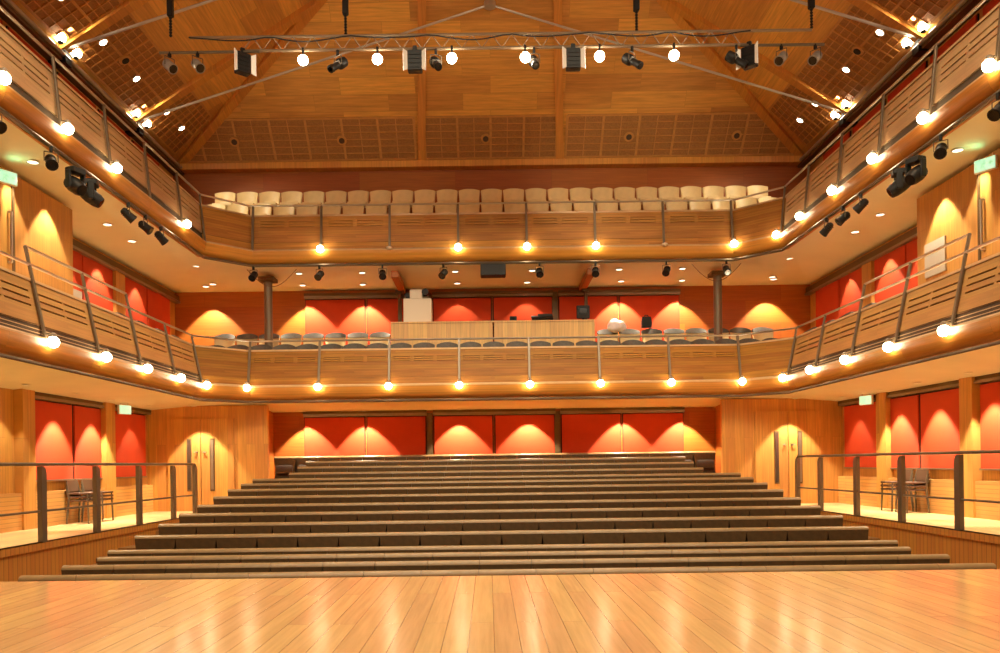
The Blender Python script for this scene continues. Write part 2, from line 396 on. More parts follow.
for z0, z1, y in ((.9, 2.45, 21.9), (3.95, 5.7, YR)):
    for x in (-1.72, 1.68): trim(MB().box(x-.07, x+.07, y-.09, y, z0, z1), 'headerdark')
for s, nm in ((-1, 'left'), (1, 'right')):
    k = 0
    for a, b in ((18.25, 20.05), (16.62, 17.85), (15.0, 16.52), (13.1, 14.52), (11.5, 13.0)):
        if s < 0 and a < 15: continue
        red_panel('y', a, b, .88, 2.36, XW, 'red fabric panel on %s wall at stage level, %s from the rear doors' % (nm, ORD[k]), s=s); k += 1
    trim(MB().box(*sorted((s*(XW-.1), s*XW)), 11.5 if s > 0 else 15.0, 20.3, 2.4, 2.55), 'headerdark')
    trim(MB().box(*sorted((s*(XW-.13), s*(XW))), 11.5 if s > 0 else 15.0, 20.2, 2.385, 2.44), 'header')
    for a, b in ((17.75, 18.2), (14.58, 14.98)): trim(MB().box(*sorted((s*(XW-.16), s*XW)), a, b, 0, 2.55), 'wall_wood_y')
    trim(MB().box(*sorted((s*(XW-.12), s*XW)), 5, 20.3, .0, .66), 'wall_low')
    for i, (a, b) in enumerate(((20.28, 21.7), (18.9, 20.22), (17.05, 18.4), (15.5, 17.0))):
        red_panel('y', a, b, 3.9, 5.52, XW, 'red fabric panel on %s wall of middle tier, %s from the rear corner' % (nm, ORD[i]), s=s)
    trim(MB().box(*sorted((s*(XW-.12), s*XW)), 15.05, YR, 5.55, 5.72), 'headerdark')
    trim(MB().box(*sorted((s*(XW-.15), s*XW)), 15.05, YR, 5.52, 5.575), 'header')
    trim(MB().box(*sorted((s*(XW-.12), s*XW)), 18.42, 18.88, 3.3, 5.6), 'wall_wood_y')
    k = 0
    for y in (19.6, 17.9, 16.2, 14.5, 12.8, 11.1, 9.4):
        red_panel('y', y, y+1.5, 7.3, 8.9, XW, 'red fabric panel behind the %s side of top tier, %s from the rear' % (nm, ORD[k]), s=s, cassette=False); k += 1

# doors at gallery level, on the door walls
for i, s in enumerate((-1, 1)):
    cx = s*6.98 + (.0 if s > 0 else -.0)
    cx = -7.27 if s < 0 else 7.24
    for j in (-1, 1):
        nme = 'door_%d' % (i*2+(1 if j < 0 else 2))
        a, b = sorted((cx, cx+j*.82)); a += .006; b -= .006
        d = struct(MB().cbox(a, b, 20.255, 20.3, .0, 2.28, .005).build(nme, 'wall_wood'))
        g0 = cx + j*.285; 
        MB().box(g0-.055, g0+.055, 20.235, 20.256, .49, 1.79).build('vision_panel_frame', 'headerdark', d)
        MB().box(g0-.033, g0+.033, 20.225, 20.236, .53, 1.75).build('vision_glass', 'header' if j > 0 else 'glass', d)  # right pane in pale metal: its bright reflection put into the material
        h = cx + j*.09
        MB().tube((h, 20.255, 1.45), (h, 20.2, 1.45), .022, 10).tube((h, 20.2, 1.45), (h+j*.06, 20.2, 1.45), .014, 8).build('door_handle', 'chrome', d, True)
# lobby door leaves at middle level
for i, s in enumerate((-1, 1)):
    x0, x1 = sorted((s*7.71, s*7.75))
    d = struct(MB().box(x0, x1, 11.3, 13.05, 3.7, 5.55).build('door_%d' % (5+i), 'wall_wood_y'))
    X = s*7.66
    MB().path([(s*7.72, 12.95, 4.35), (X, 12.95, 4.35), (X, 12.95, 5.15), (s*7.72, 12.95, 5.15)], .02, 8).build('pull_handle', 'chrome', d, True)
    MB().box(*sorted((s*7.7, s*7.715)), 13.05, 13.12, 3.7, 5.6).build('door_edge', 'headerdark', d)
o = MB().cbox(-8.0, -7.72, 15.06, 15.09, 4.25, 4.8, .004)
tag(MB().box(-8.52, -8.5, 15.7, 16.9, 4.1, 4.72).build('notice_board', 'notice'), 'pale grey board in front of the red panel on left middle tier', 'notice board')
tag(MB().box(7.72, 7.748, 14.1, 14.75, 4.3, 4.9).build('notice_board', 'notice'), 'grey board on the timber lobby wall, right middle tier', 'notice board')

# ------------------------------------------------------------------ balconies
def make_path(X, D, a, y0):
    k = math.tan(R(22.5))
    return lambda o: [(-(X+o), y0), (-(X+o), D-a+k*o), (-(X-a)-k*o, D+o), ((X-a)+k*o, D+o), (X+o, D-a+k*o), (X+o, y0)]
def sweep(path, prof, closed=False):
    rows = []
    for o, z in prof: rows.append([(x, y, z) for x, y in path(o)])
    if closed: rows.append(rows[0])
    return MB().grid(rows)
Y0 = 4.
def tier(lbl, X, D, zb, ztop, zlamp, zrail, soff, floorz, posts_d, upper):
    a = .88; path = make_path(X, D, a, Y0); k = math.tan(R(22.5))
    root = thing('balcony', lbl, 'balcony')
    lean = math.atan2(.12 if upper else .24, 1.15)
    # soffit (sloping) and deck
    inn = path(.12); z_i, z_o = soff
    out = [(-XW, Y0), (-XW, YR-.0), (-XW, YR), (XW, YR), (XW, YR), (XW, Y0)]
    if not upper: pass
    rows = [[(x, y, z_i) for x, y in inn], [(x, y, z_o) for x, y in out]]
    mb = MB().grid(rows)
    rows = [[(x, y, floorz) for x, y in path(.14)], [(x, y, floorz) for x, y in out]]
    mb.build('soffit', 'plaster', root)
    MB().grid([rows[1], rows[0]]).build('deck', 'gallery_floor', root)
    # curved timber band at the foot, light strip, dark reveal
    zc = zb+.3 if upper else zb+.32
    band = []
    for i in range(9):
        t = i/8; ang = t*PI*.5
        band.append((.12-.2*math.sin(ang), zb+.02+(zc-zb-.02)*(1-math.cos(ang))))
    band = [(.16, zb), (.12, zb)] + band
    sweep(path, band).build('curved_band', 'cornice', root, True)
    sweep(path, [(-.08, zc), (-.085, zc+.02), (-.05, zc+.05), (-.02, zc+.06)]).build('light_strip', 'cap', root)
    zl = zc+.06; zp = zl+.17                          # reveal between
    for sl, nm_, mt_ in ((slice(0, 2), 'reveal', 'slotgrey' if upper else 'lining'), (slice(4, 6), 'reveal', 'slotgrey' if upper else 'lining'), (slice(1, 5), 'lower_board', 'fasciau' if upper else 'fascia')):
        pf = [(-.02, zl), (.03, zl+.01), (.05, zp), (.02, zp+.005)] if nm_ == 'reveal' else [(-.02, zl), (.0, zl+.005), (.035, zp-.004), (.06, zp)]
        sweep(lambda o, sl=sl: path(o)[sl], pf).build(nm_, mt_, root)
    tanl = math.tan(lean)
    ot = lambda z: (z-zl)*tanl
    # lining behind the panels, and the capping
    sweep(path, [(.075+ot(zp), zp), (.075+ot(ztop), ztop)]).build('lining', 'lining', root)
    sweep(path, [(ot(ztop)-.02, ztop-.01), (ot(ztop)-.02, ztop+.03), (ot(ztop)+.16, ztop+.03), (ot(ztop)+.16, floorz)]).build('capping', 'cap', root)
    # bays
    H = (ztop-zp)/math.cos(lean)
    def panel(w, side, plain_=False):
        mb = MB(); e = .012
        if plain_:
            g = .115 if not upper else .145
            return mb.add([(-w/2, 0, 0), (w/2, 0, 0), (w/2+g, 0, H-.01), (-w/2-g, 0, H-.01), (-w/2, .03, 0), (w/2, .03, 0), (w/2+g, .03, H-.01), (-w/2-g, .03, H-.01)],
                          [(0,1,2,3),(7,6,5,4),(0,4,5,1),(1,5,6,2),(2,6,7,3),(3,7,4,0)])
        slots = ([H*.6, H*.7, H*.8] if upper else [H*.58, H*.66, H*.74]) if not side else [H*.42, H*.58, H*.74]
        st = (.013 if not upper else .016) if not side else .03
        z = 0
        for q in slots: mb.box(-w/2, w/2, 0, .03, z, q-st/2); z = q+st/2
        mb.box(-w/2, w/2, 0, .03, z, H-.01)
        if side: stl = ((-w/2, -w/2+.12), (w/2-.12, w/2), (-.03, .03))
        elif upper: stl = ((-w/2, -w/2+.16), (-.03, .03), (w/2-.16, w/2))
        else: stl = ((-w/2, -w/2+.08), (-w/6-.02, -w/6+.02), (w/6-.02, w/6+.02), (w/2-.08, w/2))
        for xa, xb in stl:
            for q in slots: mb.box(xa, xb, .0, .03, q-st/2, q+st/2)
        if not side:
            for xa, xb in stl[1:-1]:
                for q in slots: mb.box(xa-.045, xa-.005, -.003, .0, q-.012, q+.012)
        return mb
    def louvre(w):
        mb = MB()
        for q in range(2): mb.box(-w/2, w/2, -.005, .02, .048+q*.056, .058+q*.056)
        return mb
    protoP = {}; 
    def seg(nm, px, py, th, w, kind):
        mt = Matrix.Translation((px, py, zp)) @ Matrix.Rotation(th, 4, 'Z') @ Matrix.Rotation(-lean, 4, 'X')
        key = (kind, round(w, 2))
        if key not in protoP:
            protoP[key] = panel(w, kind == 'side', kind == 'plain').build('fascia_panel', ('fasciap' if upper else 'fasciab') if kind == 'side' else ('fasciau' if upper else 'fascia'), root, False, mt)
        else:
            c = protoP[key].copy(); COL.objects.link(c); c.parent = root; c.matrix_basis = mt
        if kind == 'side' and not upper:
            mt2 = Matrix.Translation((px, py, zl)) @ Matrix.Rotation(th, 4, 'Z')
            k2 = ('louvre', round(w, 2))
            if k2 not in protoP: protoP[k2] = louvre(w).build('louvre', 'cap', root, False, mt2)
            else:
                c = protoP[k2].copy(); COL.objects.link(c); c.parent = root; c.matrix_basis = mt2
    op = ot(zp)
    bays = [-5.88+1.68*i for i in range(8)] if not upper else [-5.82+1.662*i for i in range(8)]
    bw = bays[1]-bays[0]
    for i in range(7): seg('b', (bays[i]+bays[i+1])/2, D+op, 0, bw-.02, 'back')
    cw = a*1.414-.03
    for s in (-1, 1):
        cxm = s*(X-a/2+op*.707); cym = D-a/2+op*.707
        seg('c', cxm, cym, -s*PI/4, cw, 'plain')
        for i in range(len(posts_d)-1):
            seg('s', s*(X+op), (posts_d[i]+posts_d[i+1])/2, -s*PI/2, posts_d[i+1]-posts_d[i]-.025, 'side')
    # posts
    pp = []
    def post(px, py, th, zt):
        hgt = (zt-zlamp)/math.cos(lean)
        mt = Matrix.Translation((px, py, zlamp)) @ Matrix.Rotation(th, 4, 'Z') @ Matrix.Rotation(-lean, 4, 'X')
        kz = round(zt, 2)
        for q, p0 in pp:
            if q == kz: c = p0.copy(); COL.objects.link(c); c.parent = root; c.matrix_basis = mt; return
        pp.append((kz, MB().cbox(-.028, .028, -.02, .015, -.03, hgt, .005).build('post', 'postm', root, False, mt)))
    op0 = -.045
    for x in bays: post(x, D+op0, 0, zrail)
    for s in (-1, 1):
        for y in posts_d: post(s*(X+op0), y, -s*PI/2, zrail if (upper or not 11.5 < y < 15.5) else zrail+.27)
    # rails
    orr = op0 + (zrail-zlamp)*tanl
    mb = MB(); pr = path(orr)
    mb.path([(x, y, zrail) for x, y in pr], .024, 8)
    for x, y in pr[1:-1]: mb.sphere((x, y, zrail), .024, 8, 6)
    mb.build('handrail', 'chrome', root, True)
    if not upper:
        o2 = orr+.27*tanl; zr2 = zrail+.27
        for s in (-1, 1):
            xx = s*(X+o2)
            mb = MB().path([(xx, 12.1, zr2), (xx, 15.46, zr2)], .024, 8).path([(xx, 15.46, zr2), (s*(X+orr), 15.46, zrail)], .02, 8)
            mb.build('upper_handrail', 'chrome', root, True)
    # soffit edge track (lighting pipe) below
    mb = MB(); pr = path(.0)
    zt = zb-.03 if upper else zb-.03
    mb.path([(x, y, zt) for x, y in pr], .035 if upper else .02, 8).build('edge_pipe', 'steel' if upper else 'lining', root, True)
    mb = MB(); pr = path(.06)
    mb.path([(x, y, zt+.03) for x, y in pr], .02, 6).build('edge_rail', 'headerdark', root, True)
    return dict(path=path, bays=bays, root=root, X=X, D=D, zl=zlamp, zb=zb)
mid = tier('middle timber balcony wrapping three sides of hall, with slotted front and louvres', 6.72, 19.6, 2.64, 3.86, 2.95, 4.1, (2.66, 2.5), 3.2,
           [7.06, 8.74, 10.42, 12.1, 13.78, 15.46, 17.14, 18.72], False)
top = tier('top timber balcony wrapping three sides of hall beneath the roof', 6.72, 19.9, 5.98, 7.17, 6.3, 7.42, (6.04, 5.82), 6.74,
           [7.62, 9.28, 10.94, 12.6, 14.27, 15.94, 17.6, 19.02], True)
# stepped decks for the rear seat rows (part of each tier)
MB().box(-XW, XW, 20.95, YR, 3.2, 3.68).build('rear_step', 'fascia', mid['root'])
MB().box(-XW, XW, 20.95, YR, 6.78, 7.4).build('rear_step', 'fascia', top['root'])

# ------------------------------------------------------------------ globe lamps on the balcony fronts
lp = thing('globe_lamp', '', 'lamp')
MB().sphere((0, -.1, 0), .085, 16, 10).build('globe', 'bulb', lp, True)
MB().lathe([(.03, .07), (.045, .075), (.045, .12), (.02, .14)], 12, Matrix.Translation((0, -.1, 0))).build('socket', 'chrome', lp, True)
MB().tube((0, -.1, .12), (0, .03, .12), .012, 6).build('arm', 'steel', lp)
remember(lp); used = []
for t, nm, gl in ((mid, 'middle', range(8)), (top, 'top', (1, 3, 4, 5, 7))):
    for q, i in enumerate(gl):
        tot = {8: 'eight', 5: 'five'}[len(gl)]
        place(lp, used, T(t['bays'][i], t['D']-.05, t['zl']), 'round glowing bulb on the %s tier rear front, %s of %s from the left' % (nm, ORD[q], tot), nm+' tier bulbs')
    ys = [18.72, 17.14, 15.46, 13.78, 12.1, 10.42, 8.74] if t is mid else [19.02, 17.6, 15.94, 14.27, 12.6, 10.94, 9.28]
    for s, sn in ((-1, 'left'), (1, 'right')):
        ys_ = [y for k_, y in enumerate(ys) if not (t is top and s < 0 and k_ in (0, 2))]
        for q, y in enumerate(ys_):
            place(lp, used, T(s*(t['X']-.05), y, t['zl'], -s*PI/2), 'round glowing bulb on the %s side of %s tier, %s from the rear corner' % (sn, nm, ORD[q]), nm+' tier bulbs')
# unlit lamp holders on the top tier rear posts
for x, w in ((top['bays'][2], 'left'), (top['bays'][6], 'right')):
    o = thing('lamp_holder', 'small unlit pale fitting on top tier rear front, %s one' % w, 'lamp', T(x, top['D']-.05, 6.3))
    MB().lathe([(.03, -.03), (.07, 0), (.07, .03), (.02, .05)], 12, Matrix.Translation((0, -.08, 0))).build('dish', 'ivory', o, True)
    MB().tube((0, -.08, .04), (0, .03, .05), .012, 6).build('arm', 'steel', o)

# ------------------------------------------------------------------ stalls seats
SP = .575
def rounded_back():
    pts = []
    # front face lower -> top (leaning back), y- is toward stage
    base = [(-.055, .42), (-.072, .5), (-.068, .7), (-.062, .805)]
    pts += base
    pts += [(.036, .8), (.045, .78), (.05, .7), (.05, .66), (.05, .5), (.045, .42)]
    return pts
seat = thing('stalls_seat', '', 'seat')
MB().extrude(rounded_back(), -.287, .287, None, lambda y, z: 1. if z > .76 else .82+.14*(z-.42)/.28).build('backrest', 'leather', seat, True)
MB().extrude([(-.066, .806), (-.062, .824), (-.046, .842), (-.02, .852), (.01, .852), (.034, .84), (.044, .815), (.04, .8), (.0, .803)], -.287, .287).build('lit_top_edge', 'littop', seat, True)  # paler top of the backrest, overhead light put into its colour
MB().extrude([(-.03, .2), (.06, .2), (.075, .42), (.072, .72), (.055, .73), (.055, .42), (-.03, .24)], -.287, .287).build('back_shell', 'leather2', seat)
MB().extrude([(-.09, .42), (-.13, .44), (-.14, .5), (-.13, .6), (-.11, .63), (-.085, .6)], -.215, .215, None, lambda y, z: .9 if z > .6 else 1.).build('seat_pad', 'leather2', seat, True)
mb = MB().box(-.05, .05, -.06, .06, 0, .03).box(-.03, .03, -.03, .03, .03, .3).box(-.27, .27, -.03, .03, .28, .34)
mb.build('pedestal', 'dark_base', seat)
remember(seat); used = []
rows = []
d0 = 8.30
for i in range(12):
    ztop_ = 0. if i < 4 else [.12, .225, .33, .43, .54, .645, .735, .816][i-4]
    rows.append((d0+.83*i, ztop_, 17 if i < 3 else 18))
rows += [(d0+.83*12, .93, 16), (d0+.83*13, 1.06, 16), (d0+.83*14, 1.19, 16), (21.4, 1.33, 20)]
for r, (y, zt, nseat) in enumerate(rows):
    zf = zt-.85
    for j in range(nseat):
        x = (j-(nseat-1)/2)*SP*(1.006 if r < 3 else 1)
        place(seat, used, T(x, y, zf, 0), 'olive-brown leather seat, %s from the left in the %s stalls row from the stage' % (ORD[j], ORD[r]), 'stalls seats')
# raked platforms
for i in range(4, 16):
    y, zt, nseat = rows[i]; zf = zt-.85
    hw = 5.22 if i < 12 else 5.88
    y0 = y-.42 if i < 15 else 20.6
    y1 = (rows[i+1][0]-.42 if i < 14 else 20.6) if i < 15 else 21.88
    struct(MB().box(-hw, hw, y0, y1, -.85, zf).build('floor_tier', 'groovex'))

# ------------------------------------------------------------------ balcony seats
def tub(head):
    root = thing('tub_seat', '', 'seat')
    def shell(z0, z1f, w0, w1, th, off=0.):
        rows_f, rows_b = [], []
        N = 10
        for k in range(5):
            t = k/4; rf, rb = [], []
            for i in range(N+1):
                u = -1+2*i/N; w = w0+(w1-w0)*t
                z = z0+(z1f(u)-z0)*t; x = w*u; y = -.1*abs(u)**2.2+.06*t+off
                rf.append((x, y, z)); rb.append((x*1.02, y+th, z))
            rows_f.append(rf); rows_b.append(rb)
        mb = MB().grid(rows_f[::1]); mb.grid(rows_b[::-1]); mb.grid([rows_b[-1], rows_f[-1]][::-1]); mb.grid([rows_f[0], rows_b[0]][::-1])
        for e in (0, N):
            mb.grid([[r[e] for r in rows_f], [r[e] for r in rows_b]])
        return mb
    dome = lambda u: .87-.075*abs(u)**2.2
    if head:
        shell(.4, lambda u: .72, .235, .27, .05).build('backrest', 'cream', root, True)
        shell(.72, dome, .27, .262, .075, .03).build('head_cushion', 'cushion', root, True)
    else:
        shell(.4, dome, .245, .272, .06).build('backrest', 'cream', root, True)
        MB().extrude([(-.03, .44), (-.0, .43), (.02, .6), (.0, .6)], -.2, .2).build('back_cushion', 'cream', root, True)
    MB().extrude([(-.36, .4), (-.34, .45), (-.05, .47), (-.03, .38), (-.32, .36)], -.24, .24).build('seat_pad', 'cushion' if head else 'cream', root, True)
    MB().box(-.03, .03, -.2, -.12, 0, .37).box(-.2, .2, -.3, -.02, 0, .02).build('pedestal', 'dark_base', root)
    remember(root)
    return root
cream = tub(False); used = []
for row, y, zf, nm in ((0, 20.55, 6.82, 'front'), (1, 21.4, 7.405, 'rear')):
    for j in range(25):
        place(cream, used, T((j-12)*.578, y, zf), 'cream tub seat in the %s row of top tier, %s from the left' % (nm, ORD[j]), 'top tier rear seats')
grey = tub(True); used = []
for j in range(25):
    place(grey, used, T((j-12)*.578, 20.3+.1, 3.26), 'grey-topped cream seat in the front row of middle tier rear, %s from the left' % ORD[j], 'middle tier rear seats')
for j in range(8):
    place(grey, used, T(-7.0+j*.578, 21.4, 3.7), 'grey-topped cream seat left of the control desk, %s from left in rear row' % ORD[j], 'middle tier rear seats')
    if j < 8: place(grey, used, T(2.98+j*.578, 21.4, 3.7), 'grey-topped cream seat right of the control desk, %s from left in rear row' % ORD[j], 'middle tier rear seats')
for s, sn in ((-1, 'left'), (1, 'right')):
    for j in range(4):
        place(grey, used, T(s*7.3, 19.0-j*.95, 3.27, -s*PI/2), 'grey-topped seat on %s side of middle tier, %s from the rear corner' % (sn, ORD[j]), 'middle tier side seats')
    for j in range(9):
        place(grey, used, T(s*7.35, 19.6-j*1.0, 6.7, -s*PI/2), 'grey-topped seat behind the %s rail of top tier, %s from the rear' % (sn, ORD[j]), 'top tier side seats')

# ------------------------------------------------------------------ gallery railings
for s, sn in ((-1, 'left'), (1, 'right')):
    root = thing('railing', 'bronzed steel railing along the edge of the %s stage-level gallery' % sn, 'railing')
    zt = 1.15
    ys = [10.42, 12.1, 13.78, 15.46, 17.14, 18.4]
    pm = None
    for y in ys:
        mt = T(s*XG, y, 0)
        if pm is None:
            pm = MB().extrude([(-.075, 0), (.06, 0), (.06, 1.02), (.03, 1.09), (-.03, 1.12), (-.075, 1.12)], -.035, .035).build('post', 'steel', root, False, mt)
        else:
            c = pm.copy(); COL.objects.link(c); c.parent = root; c.matrix_basis = mt
    MB().tube((s*XG, 8.1, zt), (s*XG, 18.36, zt), .026, 10).tube((s*XG, 18.36, zt), (s*XG, 18.43, zt-.05), .026, 10).tube((s*XG, 18.43, zt-.05), (s*XG, 18.43, .0), .024, 10).build('handrail', 'steel', root, True)
    MB().tube((s*XG, 8.1, .46), (s*XG, 18.4, .46), .018, 8).build('middle_rail', 'steel', root, True)
    MB().box(s*XG-.03, s*XG+.03, 8.1, 18.4, .0, .012).build('base_rail', 'steel', root)

# stacked chairs by the side walls
ch = thing('stacking_chair', '', 'chair')
MB().cbox(-.22, .22, -.22, .2, .43, .47, .01).build('seat', 'brownchair', ch)
MB().extrude([(.19, .5), (.21, .5), (.25, .7), (.22, .71)], -.21, .21).build('backrest', 'brownchair', ch)
for a in (-1, 1):
    MB().tube((a*.22, -.2, 0), (a*.21, -.18, .44), .016, 6).build('leg', 'steel', ch, True)
    MB().path([(a*.24, .22, 0), (a*.21, .18, .44), (a*.21, .23, .69)], .016, 6).build('leg', 'steel', ch, True)
remember(ch); used = []
for s, sn in ((-1, 'left'), (1, 'right')):
    for q, (yy, w) in enumerate(((16.25, 'nearer'), (16.85, 'farther'))):
        for k in range(3):
            place(ch, used, T(s*8.2, yy, .07*k, -s*PI/2), 'brown fabric chair by the %s wall, %s in the %s stack' % (sn, ('lowest', 'middle', 'topmost')[k], w), sn+' stacks of chairs')

# ------------------------------------------------------------------ control desk on the middle tier
bt = thing('control_desk', 'long pale oak control desk front among the middle tier rear seats', 'desk', None)
MB().cbox(-2.6, -.02, 20.8, 20.86, 3.7, 4.66, .008).build('front_panel', 'booth', bt)
MB().cbox(.02, 2.58, 20.8, 20.86, 3.7, 4.66, .008).build('front_panel', 'booth', bt)
MB().box(-2.6, 2.58, 20.78, 21.35, 4.66, 4.7).build('worktop', 'booth', bt)
MB().box(-2.6, -2.55, 20.86, 21.35, 3.7, 4.66).build('side_panel', 'booth', bt); MB().box(2.53, 2.58, 20.86, 21.35, 3.7, 4.66).build('side_panel', 'booth', bt)
ZD = 4.7
def at(px, d): return (px-488)*d/820-.18
x = at(420, 21.1)
pj = thing('projector_cabinet', 'pale cabinet topped by a two-lensed projector on the left end of desk', 'cabinet', T(x, 21.1, ZD))
MB().cbox(-.36, .36, -.18, .2, 0, .62, .012).build('body', 'ivory', pj)
MB().cbox(-.2, .13, -.14, .16, .62, .86, .02).build('projector_head', 'ivory', pj)
MB().tube((-.26, -.16, .7), (-.26, .1, .7), .06, 14).build('lens', 'blk', pj, True)
MB().tube((.2, -.2, .78), (.2, .1, .78), .085, 14).build('lens', 'blk', pj, True)
MB().box(-.02, .28, -.12, .0, .62, .68).build('bracket', 'headerdark', pj)
def eq(name, label, cat, px, y, parts):
    r_ = thing(name, label, cat, T(at(px, y), y, ZD))
    for nm, mat, mb in parts: mb.build(nm, mat, r_)
    return r_
eq('mini_speaker', 'tiny dark box on the control desk, right of the desk middle', 'speaker', 515, 21.1, [('case', 'plastic', MB().cbox(-.09, .09, -.08, .08, 0, .15, .01)), ('cone', 'blk', MB().lathe([(.05, 0), (.05, .01), (.02, .0)], 12, T(0, -.08, .08, 0, PI/2)))])
eq('mixing_console', 'low dark mixing console with raised back on the control desk', 'mixing console', 544, 21.1, [('surface', 'plastic', MB().extrude([(-.2, .03), (.2, .16), (.22, .2), (.16, .2), (-.22, .07)], -.27, .27)), ('base', 'blk', MB().box(-.27, .27, -.15, .2, 0, .06)), ('meter_bridge', 'blk', MB().cbox(-.1, .27, .12, .2, .16, .24, .01))])
eq('keyboard', 'flat dark keyboard between the console and the monitor', 'keyboard', 568, 21.05, [('case', 'plastic', MB().cbox(-.17, .17, -.07, .07, 0, .03, .008))])
eq('monitor', 'dark monitor at the right end of the control desk', 'monitor', 585, 21.1, [('screen', 'plastic', MB().cbox(-.17, .17, -.03, .03, .08, .42, .02)), ('stand', 'blk', MB().box(-.03, .03, 0, .04, 0, .15).box(-.12, .12, -.08, .1, 0, .015)), ('rear_vent', 'lens', MB().cbox(-.1, .1, -.045, -.03, .2, .34, .006))])
# coat and bag on rear row seats
cl = MB()
NR, NS = 13, 22
rowsC = []
for j in range(NR):
    v = j/(NR-1); ph = PI*(.04+.92*v); rr = []
    for i in range(NS+1):
        a = 2*PI*(i % NS)/NS
        k = 1+.14*math.sin(3*a+1.3)+.1*math.sin(5*a+4*v)+.12*math.sin(2*a-3*v)
        top_ = .5+.35*math.cos(a-2.4)
        rr.append((.25*k*math.sin(ph)*math.cos(a), .15*k*math.sin(ph)*math.sin(a), .86-(.17+.08*top_)*math.cos(ph)*(1 if v > .5 else .6)))
    rowsC.append(rr)
cl.grid(rowsC).add(rowsC[-1][:NS], [tuple(range(NS))]).add(rowsC[0][:NS], [tuple(range(NS-1, -1, -1))])
xc = at(618, 21.3)
tag(cl.build('coat', 'pink', None, True, T(xc, 21.3, 3.72)), 'pale pink-white coat bundled on a rear row seat right of the desk', 'coat')
bg = thing('dark_bag', 'small upright dark bag behind the rear seats, right of the pale coat', 'bag', T(at(648, 21.5), 21.47, 4.58))
MB().extrude([(-.06, 0), (.06, 0), (.08, .14), (.05, .27), (-.03, .29), (-.07, .14)], -.13, .13, None, lambda y, z: 1-.3*max(0, z-.2)/.2).build('body', 'blk', bg, True)
MB().path([(-.05, 0, .26), (-.04, 0, .33), (.04, 0, .33), (.05, 0, .26)], .012, 6).build('strap', 'plastic', bg)
# columns at middle level, beams below the top soffit
for s, sn in ((-1, 'left'), (1, 'right')):
    c = thing('round_column', 'slender grey round column at the %s end of the middle tier rear' % sn, 'column', T(s*5.7, 20.8, 3.2))
    MB().tube((0, 0, 0), (0, 0, 2.58), .105, 20).build('shaft', 'postm', c, True)
    MB().cbox(-.2, .2, -.2, .2, 2.56, 2.66, .01).build('cap_plate', 'headerdark', c)
    tag(MB().cbox(s*2.42-.09, s*2.42+.09, 20.2, YR-.1, 5.7, 5.86, .01).build('soffit_beam', 'wall_dark'), 'brown beam under the top tier soffit, %s one' % sn, 'beam')
post = thing('steel_post', 'dark upright post beside the pale projector cabinet', 'post', T(at(402, 21.9), 21.9, 3.68))
MB().box(-.05, .05, -.05, .05, 0, 2.0).build('shaft', 'headerdark', post); MB().box(-.11, .11, -.1, .1, 1.96, 2.05).build('head_plate', 'headerdark', post)
post = thing('steel_post', 'slim post behind the monitor of the control desk', 'post', T(at(588, 21.9), 21.9, 3.68))
MB().tube((0, 0, 0), (0, 0, 2.0), .045, 10).build('shaft', 'steel', post, True); MB().box(-.09, .09, -.08, .08, 1.96, 2.05).build('head_plate', 'headerdark', post)

# ------------------------------------------------------------------ light fixtures
def shrink(root, k):
    for o in bpy.data.objects:
        p = o.parent
        if p is not None and o.type == 'MESH' and (p == root or p.parent == root): o.data.transform(Matrix.Scale(k, 4))
def par(name, body, size=1.):
    """small spotlight hung from its origin: clamp, yoke, can pointing along -Y tilted down"""
    r_ = thing(name, '', 'spotlight')
    MB().cbox(-.03*size, .03*size, -.03, .03, -.1*size, .02, .006).build('clamp', 'blk', r_)
    MB().path([(0, 0, -.1*size), (-.13*size, 0, -.1*size), (-.13*size, 0, -.3*size)], .01*size, 6).path([(0, 0, -.1*size), (.13*size, 0, -.1*size), (.13*size, 0, -.3*size)], .01*size, 6).build('yoke', 'steel', r_)
    q = Matrix.Translation((0, 0, -.3*size)) @ Matrix.Rotation(R(-50), 4, 'X')
    can = MB().lathe([(.05*size, .2*size), (.085*size, .17*size), (.1*size, .05*size), (.115*size, -.1*size), (.125*size, -.17*size), (.1*size, -.17*size)], 16, q).build('can', body, r_, True)
    MB().lathe([(.1*size, -.172*size), (.1*size, -.176*size), (.01, -.176*size)], 16, q).build('lens', 'lens', can)
    for k in range(3): MB().lathe([(.11*size, .0), (.112*size, .012), (.108*size, .014)], 16, q @ Matrix.Translation((0, 0, (.02+.05*k)*size))).build('cooling_ring', body, can)
    remember(r_); return r_
def profile_spot(name, k=.66):
    r_ = thing(name, '', 'spotlight')
    MB().cbox(-.03, .03, -.03, .03, -.12, .03, .006).build('clamp', 'blk', r_)
    MB().path([(0, 0, -.12), (-.14, 0, -.14), (-.15, 0, -.36)], .011, 6).path([(0, 0, -.12), (.14, 0, -.14), (.15, 0, -.36)], .011, 6).build('yoke', 'steel', r_)
    q = Matrix.Translation((0, 0, -.36)) @ Matrix.Rotation(R(-52), 4, 'X')
    b = MB().lathe([(.06, .3), (.13, .27), (.14, .08), (.12, .03), (.085, .0), (.085, -.2), (.1, -.22), (.1, -.32), (.07, -.33)], 16, q).build('body', 'blk', r_, True)
    MB().lathe([(.07, -.325), (.07, -.33), (.01, -.33)], 14, q).build('lens', 'lens', b)
    MB().cbox(-.11, .11, -.006, .006, -.02, .1, .003, q @ Matrix.Rotation(R(90), 4, 'X')).build('gate_runner', 'grey', b)
    shrink(r_, k); remember(r_); return r_
